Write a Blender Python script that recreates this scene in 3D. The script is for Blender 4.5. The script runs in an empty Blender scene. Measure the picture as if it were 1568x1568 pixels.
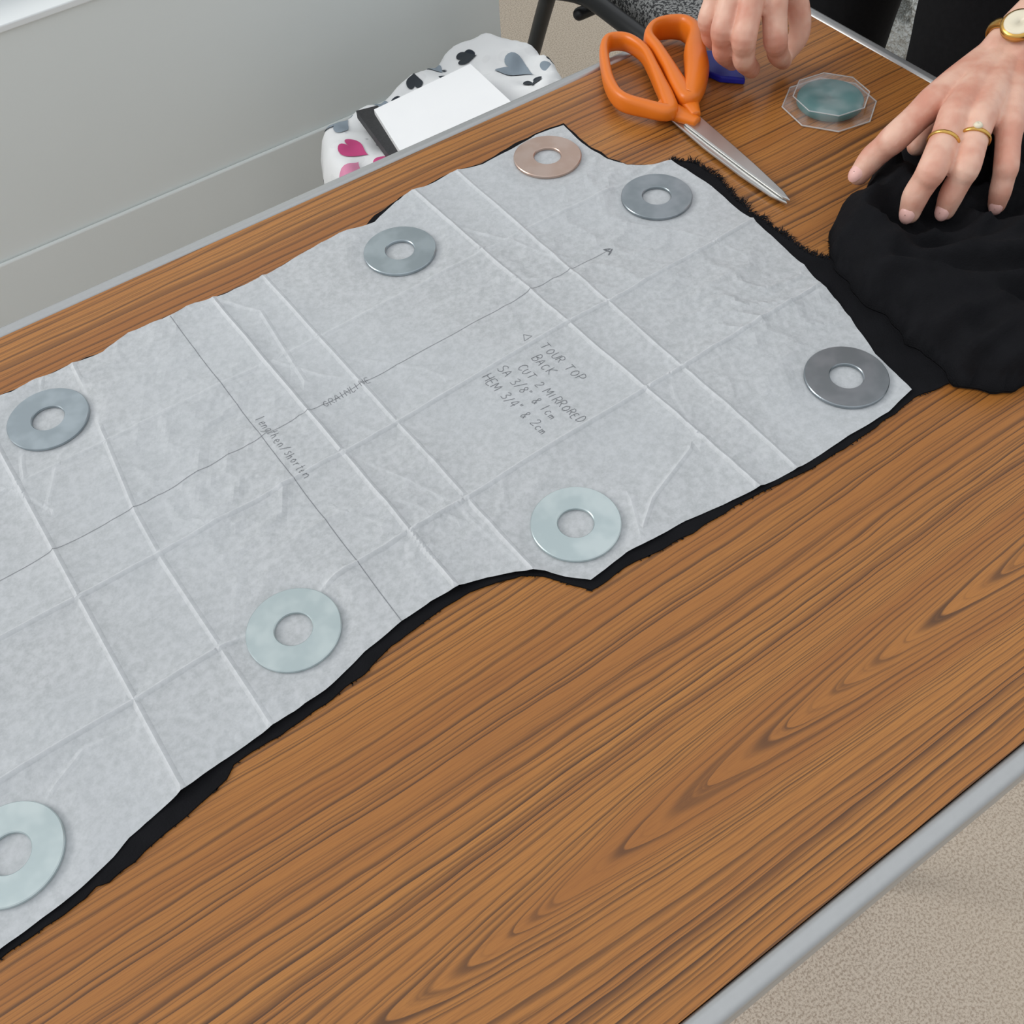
import bpy, bmesh, math, random
import numpy as np
from mathutils import Vector, Matrix, noise
from mathutils.geometry import delaunay_2d_cdt
from mathutils.bvhtree import BVHTree
random.seed(7)
K=0.841            # survey units -> metres
TZ=0.75            # table top height
FL=-TZ/K           # floor height in survey units (relative to table top)
def V(x,y,z=0.0): return Vector((x*K,y*K,TZ+z*K))
def M(l): return [(a*K/1000.0,b*K/1000.0) for a,b in l]
def M3(l): return [Vector((a*K/1000.0,b*K/1000.0,TZ+c*K/1000.0)) for a,b,c in l]
scene=bpy.context.scene
scene.view_settings.view_transform='Standard'

# ------------------------------------------------------------ helpers
def link(o,parent=None):
    bpy.context.collection.objects.link(o)
    if parent is not None: o.parent=parent
    return o
def empty(name):
    o=bpy.data.objects.new(name,None); o.empty_display_size=.05
    return link(o)
def mesh_obj(name,verts,faces,mat=None,parent=None,smooth=False):
    me=bpy.data.meshes.new(name); me.from_pydata([tuple(v) for v in verts],[],faces); me.update()
    if smooth:
        for p in me.polygons: p.use_smooth=True
    o=bpy.data.objects.new(name,me)
    if mat: me.materials.append(mat)
    return link(o,parent)
def box(name,x0,x1,y0,y1,z0,z1,mat,parent=None,bev=0.0,seg=2):
    v=[(x,y,z) for x in (x0,x1) for y in (y0,y1) for z in (z0,z1)]
    f=[(0,1,3,2),(4,6,7,5),(0,4,5,1),(2,3,7,6),(0,2,6,4),(1,5,7,3)]
    o=mesh_obj(name,v,f,mat,parent)
    if bev>0:
        b=o.modifiers.new('bevel','BEVEL'); b.width=bev; b.segments=seg
        for p in o.data.polygons: p.use_smooth=True
        b.harden_normals=True
    return o
class NT:
    def __init__(s,name):
        s.m=bpy.data.materials.new(name); s.m.use_nodes=True; s.t=s.m.node_tree; s.b=s.t.nodes['Principled BSDF']
    def n(s,ty,**kw):
        nd=s.t.nodes.new(ty)
        for k,v in kw.items(): setattr(nd,k,v)
        return nd
    def math(s,op,a,b=None,c=None):
        nd=s.n('ShaderNodeMath',operation=op)
        for i,x in enumerate((a,b,c)):
            if x is None: continue
            if isinstance(x,bpy.types.NodeSocket): s.t.links.new(x,nd.inputs[i])
            else: nd.inputs[i].default_value=x
        return nd.outputs[0]
    def noise(s,vec,scale,detail=2,rough=.5,dim='3D'):
        nd=s.n('ShaderNodeTexNoise',noise_dimensions=dim)
        s.t.links.new(vec,nd.inputs['W' if dim=='1D' else 'Vector'])
        nd.inputs['Scale'].default_value=scale; nd.inputs['Detail'].default_value=detail; nd.inputs['Roughness'].default_value=rough
        return nd.outputs['Fac']
    def comb(s,x,y,z=0.0):
        nd=s.n('ShaderNodeCombineXYZ')
        for i,v in enumerate((x,y,z)):
            if isinstance(v,bpy.types.NodeSocket): s.t.links.new(v,nd.inputs[i])
            else: nd.inputs[i].default_value=v
        return nd.outputs[0]
    def smooth(s,x,a,b,lo=0.0,hi=1.0):
        nd=s.n('ShaderNodeMapRange',interpolation_type='SMOOTHSTEP')
        for i,v in zip((0,1,2,3,4),(x,a,b,lo,hi)):
            if isinstance(v,bpy.types.NodeSocket): s.t.links.new(v,nd.inputs[i])
            else: nd.inputs[i].default_value=v
        return nd.outputs[0]
    def mix(s,f,a,b,blend='MIX'):
        nd=s.n('ShaderNodeMix',data_type='RGBA',blend_type=blend)
        for i,v in ((0,f),(6,a),(7,b)):
            if isinstance(v,bpy.types.NodeSocket): s.t.links.new(v,nd.inputs[i])
            else: nd.inputs[i].default_value=v if i==0 else (*v[:3],1)
        return nd.outputs[2]
    def pos(s):
        return s.n('ShaderNodeNewGeometry').outputs['Position']
    def set(s,**kw):
        names=dict(col='Base Color',rough='Roughness',metal='Metallic',spec='Specular IOR Level',sss='Subsurface Weight',alpha='Alpha',trans='Transmission Weight',coat='Coat Weight',ior='IOR',sheen='Sheen Weight')
        for k,v in kw.items():
            i=s.b.inputs[names[k]]
            if isinstance(v,bpy.types.NodeSocket): s.t.links.new(v,i)
            elif k=='col': i.default_value=(*v[:3],1)
            else: i.default_value=v
        return s
    def bump(s,h,strength=.3,dist=.001):
        nd=s.n('ShaderNodeBump'); s.t.links.new(h,nd.inputs['Height']); nd.inputs['Strength'].default_value=strength; nd.inputs['Distance'].default_value=dist
        s.t.links.new(nd.outputs[0],s.b.inputs['Normal']); return s
def srgb(r,g,b):
    f=lambda c:((c/255+.055)/1.055)**2.4 if c/255>.04045 else c/255/12.92
    return (f(r),f(g),f(b))
def simple(name,col,rough=.5,metal=0.0,nscale=60,namp=.06,bump=0.0,**kw):
    m=NT(name); nz=m.noise(m.pos(),nscale,3)
    c1=tuple(max(0,c*(1-namp)) for c in col); c2=tuple(min(1,c*(1+namp)) for c in col)
    m.set(col=m.mix(nz,c1,c2),rough=rough,metal=metal,**kw)
    if bump>0: m.bump(nz,bump,.001)
    return m.m
def catmull(pts,n=6,closed=False):
    P=[Vector(p) for p in pts]; N=len(P); out=[]
    rng=range(N if closed else N-1)
    for i in rng:
        if closed: p0,p1,p2,p3=P[i-1],P[i],P[(i+1)%N],P[(i+2)%N]
        else: p0,p1,p2,p3=P[max(i-1,0)],P[i],P[i+1],P[min(i+2,N-1)]
        for k in range(n):
            t=k/n
            out.append(0.5*((2*p1)+(p2-p0)*t+(2*p0-5*p1+4*p2-p3)*t*t+(3*p1-p0-3*p2+p3)*t**3))
    if not closed: out.append(P[-1])
    return out
def tube(pts,rad,sub=5,seg=18):
    """closed tapering limb with rounded ends -> verts, faces"""
    P=catmull(pts,sub); R=[]
    n=len(pts)
    for i in range(n-1):
        for k in range(sub):
            t=k/sub; t=t*t*(3-2*t); R.append(rad[i]*(1-t)+rad[i+1]*t)
    R.append(rad[-1])
    d0=(P[0]-P[1]).normalized(); d1=(P[-1]-P[-2]).normalized()
    capA=[(P[0]+d0*R[0]*math.sin(a),R[0]*math.cos(a)) for a in (1.45,1.1,.75,.4)]
    capB=[(P[-1]+d1*R[-1]*math.sin(a),R[-1]*math.cos(a)) for a in (.4,.75,1.1,1.45)]
    P=[c[0] for c in capA]+P+[c[0] for c in capB]; R=[c[1] for c in capA]+R+[c[1] for c in capB]
    verts=[];faces=[]
    T=[(P[min(i+1,len(P)-1)]-P[max(i-1,0)]).normalized() for i in range(len(P))]
    u=T[0].orthogonal().normalized()
    for i,(p,r) in enumerate(zip(P,R)):
        u=(u-T[i]*u.dot(T[i])).normalized(); w=T[i].cross(u)
        for k in range(seg):
            a=2*math.pi*k/seg; verts.append(p+(u*math.cos(a)+w*math.sin(a))*r)
    for i in range(len(P)-1):
        for k in range(seg):
            a=i*seg+k;b=i*seg+(k+1)%seg
            faces.append((a,b,b+seg,a+seg))
    faces.append(tuple(range(seg))[::-1]); faces.append(tuple(range((len(P)-1)*seg,len(P)*seg)))
    return verts,faces
def merge(parts):
    v=[];f=[]
    for a,b in parts:
        o=len(v); v+=list(a); f+=[tuple(i+o for i in q) for q in b]
    return v,f
def blend_obj(name,parts,mat,parent,voxel,smooth=6,fac=.5):
    v,f=merge(parts); o=mesh_obj(name,v,f,mat,parent,True)
    r=o.modifiers.new('remesh','REMESH'); r.mode='VOXEL'; r.voxel_size=voxel; r.use_smooth_shade=True
    s=o.modifiers.new('smooth','SMOOTH'); s.iterations=smooth; s.factor=fac
    return o
def sweep(pts,w,h,closed=False,seg=14,up=Vector((0,0,1)),n=6):
    P=catmull(pts,n,closed); N=len(P)
    def ex(a):
        if not hasattr(a,'__len__'): return [a]*N
        out=[];m=len(a)
        for i in range(m if closed else m-1):
            for k in range(n): out.append(a[i]*(1-k/n)+a[(i+1)%m]*k/n)
        if not closed: out.append(a[-1])
        return out
    W=ex(w);Hh=ex(h);verts=[];faces=[]
    for i,p in enumerate(P):
        a=P[(i+1)%N] if closed else P[min(i+1,N-1)]; b=P[i-1] if closed or i>0 else P[0]
        t=(a-b).normalized(); s=t.cross(up).normalized(); uu=s.cross(t)
        for k in range(seg):
            an=2*math.pi*k/seg; ca,sa=math.cos(an),math.sin(an)
            ca=math.copysign(abs(ca)**.75,ca); sa=math.copysign(abs(sa)**.75,sa)
            verts.append(p+s*ca*W[i]/2+uu*sa*Hh[i]/2)
    for i in range(N if closed else N-1):
        for k in range(seg):
            a=i*seg+k;b=i*seg+(k+1)%seg;c=((i+1)%N)*seg+(k+1)%seg;d=((i+1)%N)*seg+k
            faces.append((a,b,c,d))
    if not closed:
        faces.append(tuple(range(seg))[::-1]); faces.append(tuple(range((N-1)*seg,N*seg)))
    return verts,faces
def lathe(profile,center,seg=64,axis='Z'):
    v=[];f=[];n=len(profile)
    for k in range(seg):
        a=2*math.pi*k/seg
        for r,z in profile: v.append(Vector((center[0]+r*math.cos(a),center[1]+r*math.sin(a),center[2]+z)))
    for k in range(seg):
        for i in range(n):
            a=k*n+i;b=k*n+(i+1)%n;c=((k+1)%seg)*n+(i+1)%n;d=((k+1)%seg)*n+i
            f.append((a,d,c,b))
    return v,f
def inside(px,py,poly):
    res=np.zeros(len(px),bool);n=len(poly)
    for i in range(n):
        x1,y1=poly[i];x2,y2=poly[(i+1)%n]
        if y1==y2: continue
        c=((y1>py)!=(y2>py))&(px<(x2-x1)*(py-y1)/(y2-y1)+x1); res^=c
    return res
def segdist(px,py,a,b):
    ax,ay=a;bx,by=b;dx,dy=bx-ax,by-ay;L=dx*dx+dy*dy+1e-12
    t=np.clip(((px-ax)*dx+(py-ay)*dy)/L,0,1); return np.hypot(px-ax-t*dx,py-ay-t*dy)
def polydist(px,py,poly,closed=True):
    d=np.full(len(px),9.0);n=len(poly)
    for i in range(n if closed else n-1): d=np.minimum(d,segdist(px,py,poly[i],poly[(i+1)%n]))
    return d
def densify(poly,step,jit=0.0):
    out=[];n=len(poly)
    for i in range(n):
        a=Vector(poly[i]);b=Vector(poly[(i+1)%n]);k=max(1,int((b-a).length/step))
        for j in range(k):
            p=a.lerp(b,j/k)
            if jit: p=p+Vector((noise.noise(Vector((p.x*90,p.y*90,3.1)))*jit,noise.noise(Vector((p.x*90,p.y*90,7.7)))*jit))
            out.append((p.x,p.y))
    return out
def sheet(poly,step,extra=(),clear=None):
    xs=np.arange(min(p[0] for p in poly),max(p[0] for p in poly),step); ys=np.arange(min(p[1] for p in poly),max(p[1] for p in poly),step*.87)
    gx,gy=np.meshgrid(xs,ys); gx=gx.copy(); gx[1::2]+=step/2; gx=gx.ravel();gy=gy.ravel()
    m=inside(gx,gy,poly); gx,gy=gx[m],gy[m]; m=polydist(gx,gy,poly)>step*.55; gx,gy=gx[m],gy[m]
    if clear is not None:
        m=clear(gx,gy); gx,gy=gx[m],gy[m]
    pts=list(poly)+list(zip(gx,gy))
    if len(extra):
        ex=np.array(extra); m=inside(ex[:,0],ex[:,1],poly); ex=ex[m]; m=polydist(ex[:,0],ex[:,1],poly)>.0012; ex=ex[m]
        pts+= [tuple(e) for e in ex]
    n=len(poly)
    r=delaunay_2d_cdt([Vector(p) for p in pts],[(i,(i+1)%n) for i in range(n)],[],1,1e-6)
    return np.array([(v.x,v.y) for v in r[0]]),[tuple(f) for f in r[2]]

# ------------------------------------------------------------ materials
def wood():
    m=NT('teak_laminate'); p=m.pos(); sp=m.n('ShaderNodeSeparateXYZ'); m.t.links.new(p,sp.inputs[0]); x,y=sp.outputs[0],sp.outputs[1]
    n1=m.noise(m.comb(m.math('MULTIPLY',x,2.2),m.math('MULTIPLY',y,6.0)),1.0,1)
    n2=m.noise(m.comb(m.math('MULTIPLY',x,16.0),m.math('MULTIPLY',y,70.0)),1.0,2,.5)
    dy=m.math('SUBTRACT',y,.119)
    dy=m.math('ADD',dy,m.math('MULTIPLY',m.math('SUBTRACT',n1,.5),.024))
    dy=m.math('ADD',dy,m.math('MULTIPLY',m.math('SUBTRACT',n2,.5),.0035))
    rt=m.math('SQRT',m.math('ADD',m.math('MULTIPLY',dy,dy),.00003))
    g=m.math('EXPONENT',m.math('MULTIPLY',m.math('MULTIPLY',dy,dy),-900.0))
    f=m.math('SUBTRACT',rt,m.math('MULTIPLY',m.math('MULTIPLY',x,.13),g))
    f=m.math('ADD',f,m.math('MULTIPLY',m.math('SUBTRACT',m.math('GREATER_THAN',dy,0.0),.5),m.math('MULTIPLY',m.smooth(rt,.02,.05),.013)))
    def rings(N,jit,seed,w0,w1,lo):
        wob=m.noise(m.math('ADD',f,seed),N*.45,1,.5,'1D')
        ph=m.math('ADD',m.math('MULTIPLY',m.math('ADD',f,seed),N),m.math('MULTIPLY',wob,jit))
        fl=m.math('FLOOR',ph); t=m.math('SUBTRACT',ph,fl)
        wn=m.n('ShaderNodeTexWhiteNoise',noise_dimensions='1D'); m.t.links.new(fl,wn.inputs['W'])
        rv=wn.outputs['Value']
        width=m.math('ADD',m.math('MULTIPLY',rv,w1-w0),w0)
        fade=m.smooth(t,0.05,width,1.0,0.0); edge=m.smooth(t,0.0,.06)
        return m.math('MULTIPLY',m.math('MULTIPLY',fade,edge),m.math('ADD',m.math('MULTIPLY',rv,1-lo),lo))
    brk=m.noise(m.comb(m.math('MULTIPLY',x,8.0),m.math('MULTIPLY',f,420.0)),1.0,3,.6)
    brk2=m.noise(m.comb(m.math('MULTIPLY',x,6.0),m.math('MULTIPLY',f,600.0),5.0),1.0,3,.6)
    la=m.math('MULTIPLY',rings(180.0,1.6,1.3,.22,.62,.5),m.smooth(brk,.25,.52,.6,1.0))
    lb=m.math('MULTIPLY',rings(430.0,1.6,5.1,.3,.8,.2),m.smooth(brk2,.36,.60,.05,.8))
    lines=m.math('MAXIMUM',la,lb)
    fine=m.noise(m.comb(m.math('MULTIPLY',x,40.0),m.math('MULTIPLY',y,1500.0)),1.0,3,.65)
    tone=m.noise(f,30.0,1,.5,'1D'); blot=m.noise(m.comb(m.math('MULTIPLY',x,3.0),m.math('MULTIPLY',y,14.0)),1.0,2)
    c=m.mix(m.smooth(tone,.25,.75),srgb(160,101,43),srgb(179,119,54))
    c=m.mix(m.smooth(blot,.35,.7,0,.3),c,srgb(148,90,38))
    c=m.mix(m.smooth(fine,.42,.68,0.0,.4),c,srgb(128,76,34))
    c=m.mix(m.math('MULTIPLY',lines,.90),c,srgb(58,34,20))
    m.set(col=c,rough=m.math('ADD',m.math('MULTIPLY',fine,.12),.32),spec=.5)
    m.bump(m.math('SUBTRACT',m.math('MULTIPLY',fine,.5),lines),.08,.0002)
    return m.m
MAT_WOOD=wood()
MAT_ALU=simple('brushed_aluminium',srgb(182,183,183),.42,.8,300,.04)
MAT_LEG=simple('grey_painted_steel',srgb(90,92,94),.4,.6)
def paper_mat():
    m=NT('tissue_pattern_paper'); p=m.pos()
    cl=m.noise(p,240.0,4,.62); bl=m.noise(p,7.0,2,.5); fb=m.noise(p,900.0,2,.6)
    at=m.n('ShaderNodeAttribute',attribute_name='crease').outputs['Fac']
    c=m.mix(m.smooth(cl,.28,.72),srgb(172,175,176),srgb(193,195,197))
    c=m.mix(m.smooth(bl,.35,.65,0,.3),c,srgb(188,193,197))
    c=m.mix(m.math('MULTIPLY',m.smooth(fb,.3,.7),.2),c,srgb(204,206,208))
    c=m.mix(m.math('MULTIPLY',at,.40),c,srgb(222,224,226))
    m.set(col=c,rough=.55,spec=.42); m.bump(m.math('ADD',cl,m.math('MULTIPLY',fb,.4)),.12,.0004); return m.m
MAT_PAPER=paper_mat()
MAT_PENCIL=simple('graphite_pencil',srgb(104,106,110),.6)
MAT_PENCIL_L=simple('graphite_pencil_light',srgb(124,126,130),.6)
def fabric_mat():
    m=NT('black_knit_fabric'); p=m.pos(); a=m.noise(p,900.0,2,.6); b=m.noise(p,60.0,3)
    m.set(col=m.mix(b,(.0055,.0055,.0065),(.012,.012,.014)),rough=.9,spec=.10); m.bump(m.math('ADD',a,b),.4,.001); return m.m
MAT_FAB=fabric_mat()
def washer_mat(name,c1,c2,r):
    m=NT(name); p=m.pos(); a=m.noise(p,60.0,2,.5); b=m.noise(p,900.0,2,.5)
    m.set(col=m.mix(m.smooth(a,.35,.65),c1,c2),rough=m.math('ADD',m.math('MULTIPLY',b,.1),r),metal=.85); m.bump(b,.08,.0001); return m.m
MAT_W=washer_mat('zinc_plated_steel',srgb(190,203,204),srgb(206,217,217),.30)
MAT_WM=washer_mat('zinc_steel_grey_reflection',srgb(158,168,173),srgb(174,184,189),.28)  # same zinc steel, dimmer bluish reflection painted into the base colour
MAT_WD=washer_mat('zinc_steel_dark_reflection',srgb(138,146,150),srgb(154,160,165),.26)  # same zinc steel, reflection of dark surroundings painted into the colour
MAT_WC=washer_mat('zinc_steel_warm_reflection',srgb(190,164,150),srgb(198,176,164),.28)  # same zinc steel, coppery reflection painted in as a tint
MAT_ORANGE=simple('orange_plastic',srgb(226,118,26),.36,0,40,.04,spec=.5)
MAT_STEEL=simple('polished_blade_steel',srgb(196,196,194),.3,.9,30,.02)
MAT_TEAL=simple('teal_chalk',srgb(62,116,116),.75,0,30,.05)
def clear_mat():
    m=NT('clear_plastic_blister'); b=m.noise(m.pos(),60,1); m.set(col=(.8,.82,.82),rough=.1,alpha=m.smooth(b,.3,.75,.08,.24),spec=1.0); m.bump(b,.5,.003); return m.m
MAT_CLEAR=clear_mat()
MAT_RIM=simple('clear_plastic_rim',(.72,.74,.74),.15,0,60,.1,alpha=.4,spec=.9)
MAT_BLUE=simple('blue_chalk',srgb(26,36,165),.5)
def skin_mat():
    m=NT('skin'); p=m.pos(); a=m.noise(p,28.0,3,.6); b=m.noise(p,260.0,3,.6)
    c=m.mix(m.smooth(a,.35,.65),srgb(214,152,130),srgb(234,190,168))
    m.set(col=c,rough=.48,sss=.12,spec=.45); m.b.inputs['Subsurface Radius'].default_value=(.01,.004,.002); m.b.inputs['Subsurface Scale'].default_value=.6
    m.bump(b,.3,.001); return m.m
MAT_SKIN=skin_mat()
MAT_NAIL=simple('fingernail',srgb(236,186,176),.25)
MAT_GOLD=simple('gold',srgb(214,170,92),.25,.95)
MAT_DIAL=simple('watch_dial',srgb(235,225,200),.3)
MAT_CLOTH=simple('black_clothing',(.007,.007,.008),.92,0,200,.3,.3,spec=.15)
MAT_HAIR=simple('brown_hair',srgb(70,48,34),.6)
MAT_LIP=simple('lips',srgb(180,100,95),.5)
MAT_EYE=simple('eye_white',srgb(235,235,232),.2)
MAT_IRIS=simple('eye_iris',srgb(60,50,40),.2)

# ------------------------------------------------------------ folding table
tab=empty('folding_table')
X0,X1,Y0,Y1=-1.15*K,.838*K,.043*K,.777*K; tr=.013*K
box('laminate_top',X0+tr,X1-tr,Y0+tr,Y1-tr,TZ-.022,TZ,MAT_WOOD,tab)
def trim(name,x0,x1,y0,y1): return box(name,x0,x1,y0,y1,TZ-.026,TZ+.0012,MAT_ALU,tab,.004,3)
trim('edge_strip_near',X0,X1,Y0,Y0+tr); trim('edge_strip_far',X0,X1,Y1-tr,Y1)
trim('edge_strip_end',X1-tr,X1,Y0+tr,Y1-tr); trim('edge_strip_other_end',X0,X0+tr,Y0+tr,Y1-tr)
box('apron_near',X0+.1,X1-.1,Y0+.06,Y0+.08,TZ-.06,TZ-.022,MAT_LEG,tab,.003)
box('apron_far',X0+.1,X1-.1,Y1-.08,Y1-.06,TZ-.06,TZ-.022,MAT_LEG,tab,.003)
for i,xx in enumerate((X0+.22,X1-.2)):
    for j,yy in enumerate((Y0+.07,Y1-.07)):
        v,f=tube([Vector((xx,yy,TZ-.04)),Vector((xx,yy,.4)),Vector((xx,yy,.0125))],[.0125]*3,3); mesh_obj('leg_%d'%(i*2+j+1),v,f,MAT_LEG,tab,True)
    v,f=tube([Vector((xx,Y0+.07,.18)),Vector((xx,Y1-.07,.18))],[.0105]*2,3); mesh_obj('cross_bar_%d'%(i+1),v,f,MAT_LEG,tab,True)

# ------------------------------------------------------------ black fabric under the pattern
near=[(-171,292),(-132,296),(-116,299),(-100,304),(-88,309),(-52,316),(-26,319),(-12,320),(48,324),(81,333),(111,338),(134,339),(155,337),(173,333),(191,325),(207,314),(215,303),(227,291),(259,294),(280,292),(307,291),(343,285),(366,282),(398,279),(448,279),(485,278),(514,283)]
right=[(518,302),(521,325),(534,364),(539,383),(543,409),(549,430),(553,473),(555,515),(558,553),(556,585),(554,603),(537,608),(519,622),(512,642),(509,677),(512,709)]
far=[(483,713),(458,710),(420,706),(388,713),(359,710),(338,711),(317,704),(299,696),(267,702),(226,698),(192,692),(174,692),(144,693),(129,698),(107,695),(71,699),(46,691),(14,693),(-12,695),(-28,694),(-38,696)]
paper_poly=M([(-340,294),(-250,290)]+near+right+far+[(-150,694),(-250,693),(-340,692)])
fnear=[(-172,288),(-134,291),(-122,292),(-114,295),(-107,293),(-92,295),(-72,300),(-50,303),(-28,309),(-20,315),(12,315),(44,317),(74,321),(97,328),(123,330),(144,332),(159,332),(177,328),(194,322),(207,310),(214,299),(223,285),(253,287),(278,283),(305,281),(317,282),(364,279),(399,275),(448,273),(512,277),(529,274),(562,270)]
ffar=[(620,300),(640,380),(600,420),(573,421),(565,432),(563,444),(563,468),(563,492),(561,510),(566,535),(572,560),(571,581),(569,592),(556,606),(538,611),(522,625),(515,643),(512,677),(515,713),(483,716),(461,715),(420,709),(388,716),(353,713),(335,714),(316,708),(305,706),(290,699),(267,704),(226,700),(192,695),(174,695),(141,698),(129,701),(98,700),(71,702),(46,694),(32,697),(14,696),(-1,697),(-33,699),(-150,697),(-340,696)]
fab_poly=densify(M([(-345,286),(-250,285)]+fnear+ffar),.003,.0014)
xy,tri=sheet(fab_poly,.012)
fz=TZ+.0002; th=.0011
v=[(a,b,fz+th) for a,b in xy]; f=list(tri)
nb=len(v); v+=[(a,b,fz) for a,b in fab_poly]
npoly=len(fab_poly)
for i in range(npoly):
    j=(i+1)%npoly; f.append((i,j,nb+j,nb+i))
def fray(pts,dens,lmin,lmax,ang0):
    fz_pts=[Vector(p) for p in M(pts)]
    for i in range(len(fz_pts)-1):
        a,b=fz_pts[i],fz_pts[i+1]; nn=int((b-a).length/dens)
        for k in range(nn):
            p=a.lerp(b,random.random()); cl=max(0,.45+.9*noise.noise(Vector((p.x*120,p.y*120,0))))
            L=random.uniform(lmin,lmax)*(.3+1.2*cl); an=ang0+random.gauss(0,.7); d=Vector((math.cos(an),math.sin(an)))
            s=Vector((-d.y,d.x))*.00035; q0=p-d*.003; q1=p+d*L*.5+s*random.uniform(-3,3); q2=p+d*L
            z0=fz+random.uniform(.0005,.0010); z1=z0+random.uniform(0,.002); z2=TZ+random.uniform(.0005,.003)
            if ang0<0: z0=fz+.0007; z1=fz+.0007; z2=fz+.0003
            o=len(v); v.extend([(q0.x-s.x,q0.y-s.y,z0),(q0.x+s.x,q0.y+s.y,z0),(q1.x+s.x,q1.y+s.y,z1),(q1.x-s.x,q1.y-s.y,z1),(q2.x,q2.y,z2)])
            f.extend([(o,o+1,o+2,o+3),(o+3,o+2,o+4)])
fray([(556,606),(569,592),(571,581),(572,560),(566,535),(561,510),(563,492),(563,468),(563,444),(565,432),(573,421),(592,441)],.0004,.002,.008,0.0)
fray(fnear,.0035,.0006,.0014,-math.pi/2)
mesh_obj('black_fabric_piece',v,f,MAT_FAB)

# ------------------------------------------------------------ tissue paper pattern
crs=[([(-55,700),(-55,645),(-51,323),(-50,290)],1.1,1),([(22,700),(20,669),(5,524),(4,481),(9,347),(10,300)],.8,1),([(143,700),(143,691),(153,338),(153,330)],1.3,1),
     ([(189,700),(189,691),(201,317)],.9,1),([(348,715),(348,703),(365,283)],1.3,1),([(394,711),(397,279)],1.0,1),
     ([(-340,383),(-140,385),(201,395),(365,400),(540,404)],1.3,1),([(-340,482),(4,481),(150,482),(351,492),(401,490),(560,496)],1.2,1),
     ([(300,604),(400,606),(560,604)],.6,1),([(-340,600),(-55,602),(143,600)],.5,1),([(160,600),(300,603)],.45,1),
     ([(144,693),(168,655),(160,560)],.6,1),([(150,480),(175,430),(189,395),(196,330)],.5,-1),([(281,304),(300,318),(352,337)],.9,1),([(275,300),(290,330)],.6,1),
     ([(-50,560),(-20,610),(20,640)],.5,-1),([(355,640),(380,600),(394,560)],.5,1),([(396,420),(372,380),(360,340)],.5,-1),([(470,560),(500,520),(520,470)],.3,1),([(-5,690),(-40,640),(-50,600)],.6,1),([(205,560),(240,520),(250,500)],.3,1),
     ([(-100,640),(-60,600),(-40,560)],.5,1),([(150,600),(175,560),(195,540)],.5,1),([(160,420),(185,380)],.5,1),([(350,560),(392,530)],.4,-1),([(120,440),(150,395),(152,360)],.4,1),([(-140,350),(-90,375),(-55,372)],.4,1)]
extra=[]; segs=[]
for pts,amp,sg in crs:
    q=M(pts)
    for a,b in zip(q[:-1],q[1:]):
        segs.append((a,b,amp,sg)); A=Vector(a);B=Vector(b);d=(B-A);L=d.length;d/=L;nn=Vector((-d.y,d.x));k=max(1,int(L/.003))
        for j in range(k):
            p=A+d*(L*j/k)
            for off in (-.0022,0,.0022): e=p+nn*off; extra.append((e.x,e.y))
def clr(gx,gy):
    m=np.ones(len(gx),bool)
    for a,b,_,_ in segs: m&=segdist(gx,gy,a,b)>.0036
    return m
PZ=TZ+.0016
WASH=M([(470.7,677.1),(511.2,571.1),(296.8,649.0),(485.5,320.1),(-14.3,648.8),(245.9,332.6),(51.8,373.6),(-147.4,339.4)])
WR=.0259
def paper_h(px,py):
    px=np.atleast_1d(px);py=np.atleast_1d(py)
    cre=np.zeros(len(px));h=np.zeros(len(px))
    for a,b,amp,sg in segs:
        d=segdist(px,py,a,b); w=np.clip(1-d/.0024,0,1); wide=np.clip(1-d/.020,0,1)**2
        h=np.maximum(h,.0010*amp*w*(1 if sg>0 else .35)+.0016*amp*wide); cre=np.maximum(cre,np.clip(1-d/.0014,0,1)*min(1,amp))
    def bs(x,y):
        wx=x+.02*noise.noise(Vector((x*12,y*12,5)));wy=y+.02*noise.noise(Vector((x*12,y*12,15)))
        patch=max(0,.35+1.3*noise.noise(Vector((x*7,y*7,9))))
        r1=1-abs(noise.noise(Vector((wx*38,wy*38,2.1))))*2.2; r2=1-abs(noise.noise(Vector((wx*80,wy*80,12.1))))*2.2
        return noise.noise(Vector((x*9,y*9,.3)))*.0018+noise.noise(Vector((x*26,y*26,1.3)))*.0012+max(0,r1)**2*.0017*patch+max(0,r2)**2*.0005*patch
    base=np.array([bs(x,y) for x,y in zip(px,py)])
    h=h+base+.0008
    dw=np.full(len(px),9.0)
    for c in WASH: dw=np.minimum(dw,np.hypot(px-c[0],py-c[1]))
    flat=np.clip((dw-WR-.001)/.012,0,1); flat=flat*flat*(3-2*flat)
    h=np.where(h<0,0,h)*flat
    return h,cre
pp=densify(paper_poly,.003,.0004)
xy,tri=sheet(pp,.0034,extra,clr)
h,cre=paper_h(xy[:,0],xy[:,1])
pat=empty('sewing_pattern_paper')
pv=[(a,b,PZ+c) for (a,b),c in zip(xy,h)]
o=mesh_obj('tissue_sheet',pv,tri,MAT_PAPER,pat,False)
at=o.data.attributes.new('crease','FLOAT','POINT'); at.data.foreach_set('value',cre.astype(np.float32))
BV=BVHTree.FromPolygons([Vector(p) for p in pv],tri)
def on_paper(x,y):
    hit=BV.ray_cast(Vector((x,y,TZ+.1)),Vector((0,0,-1)))
    return hit[0].z if hit[0] is not None else PZ+.001
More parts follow.
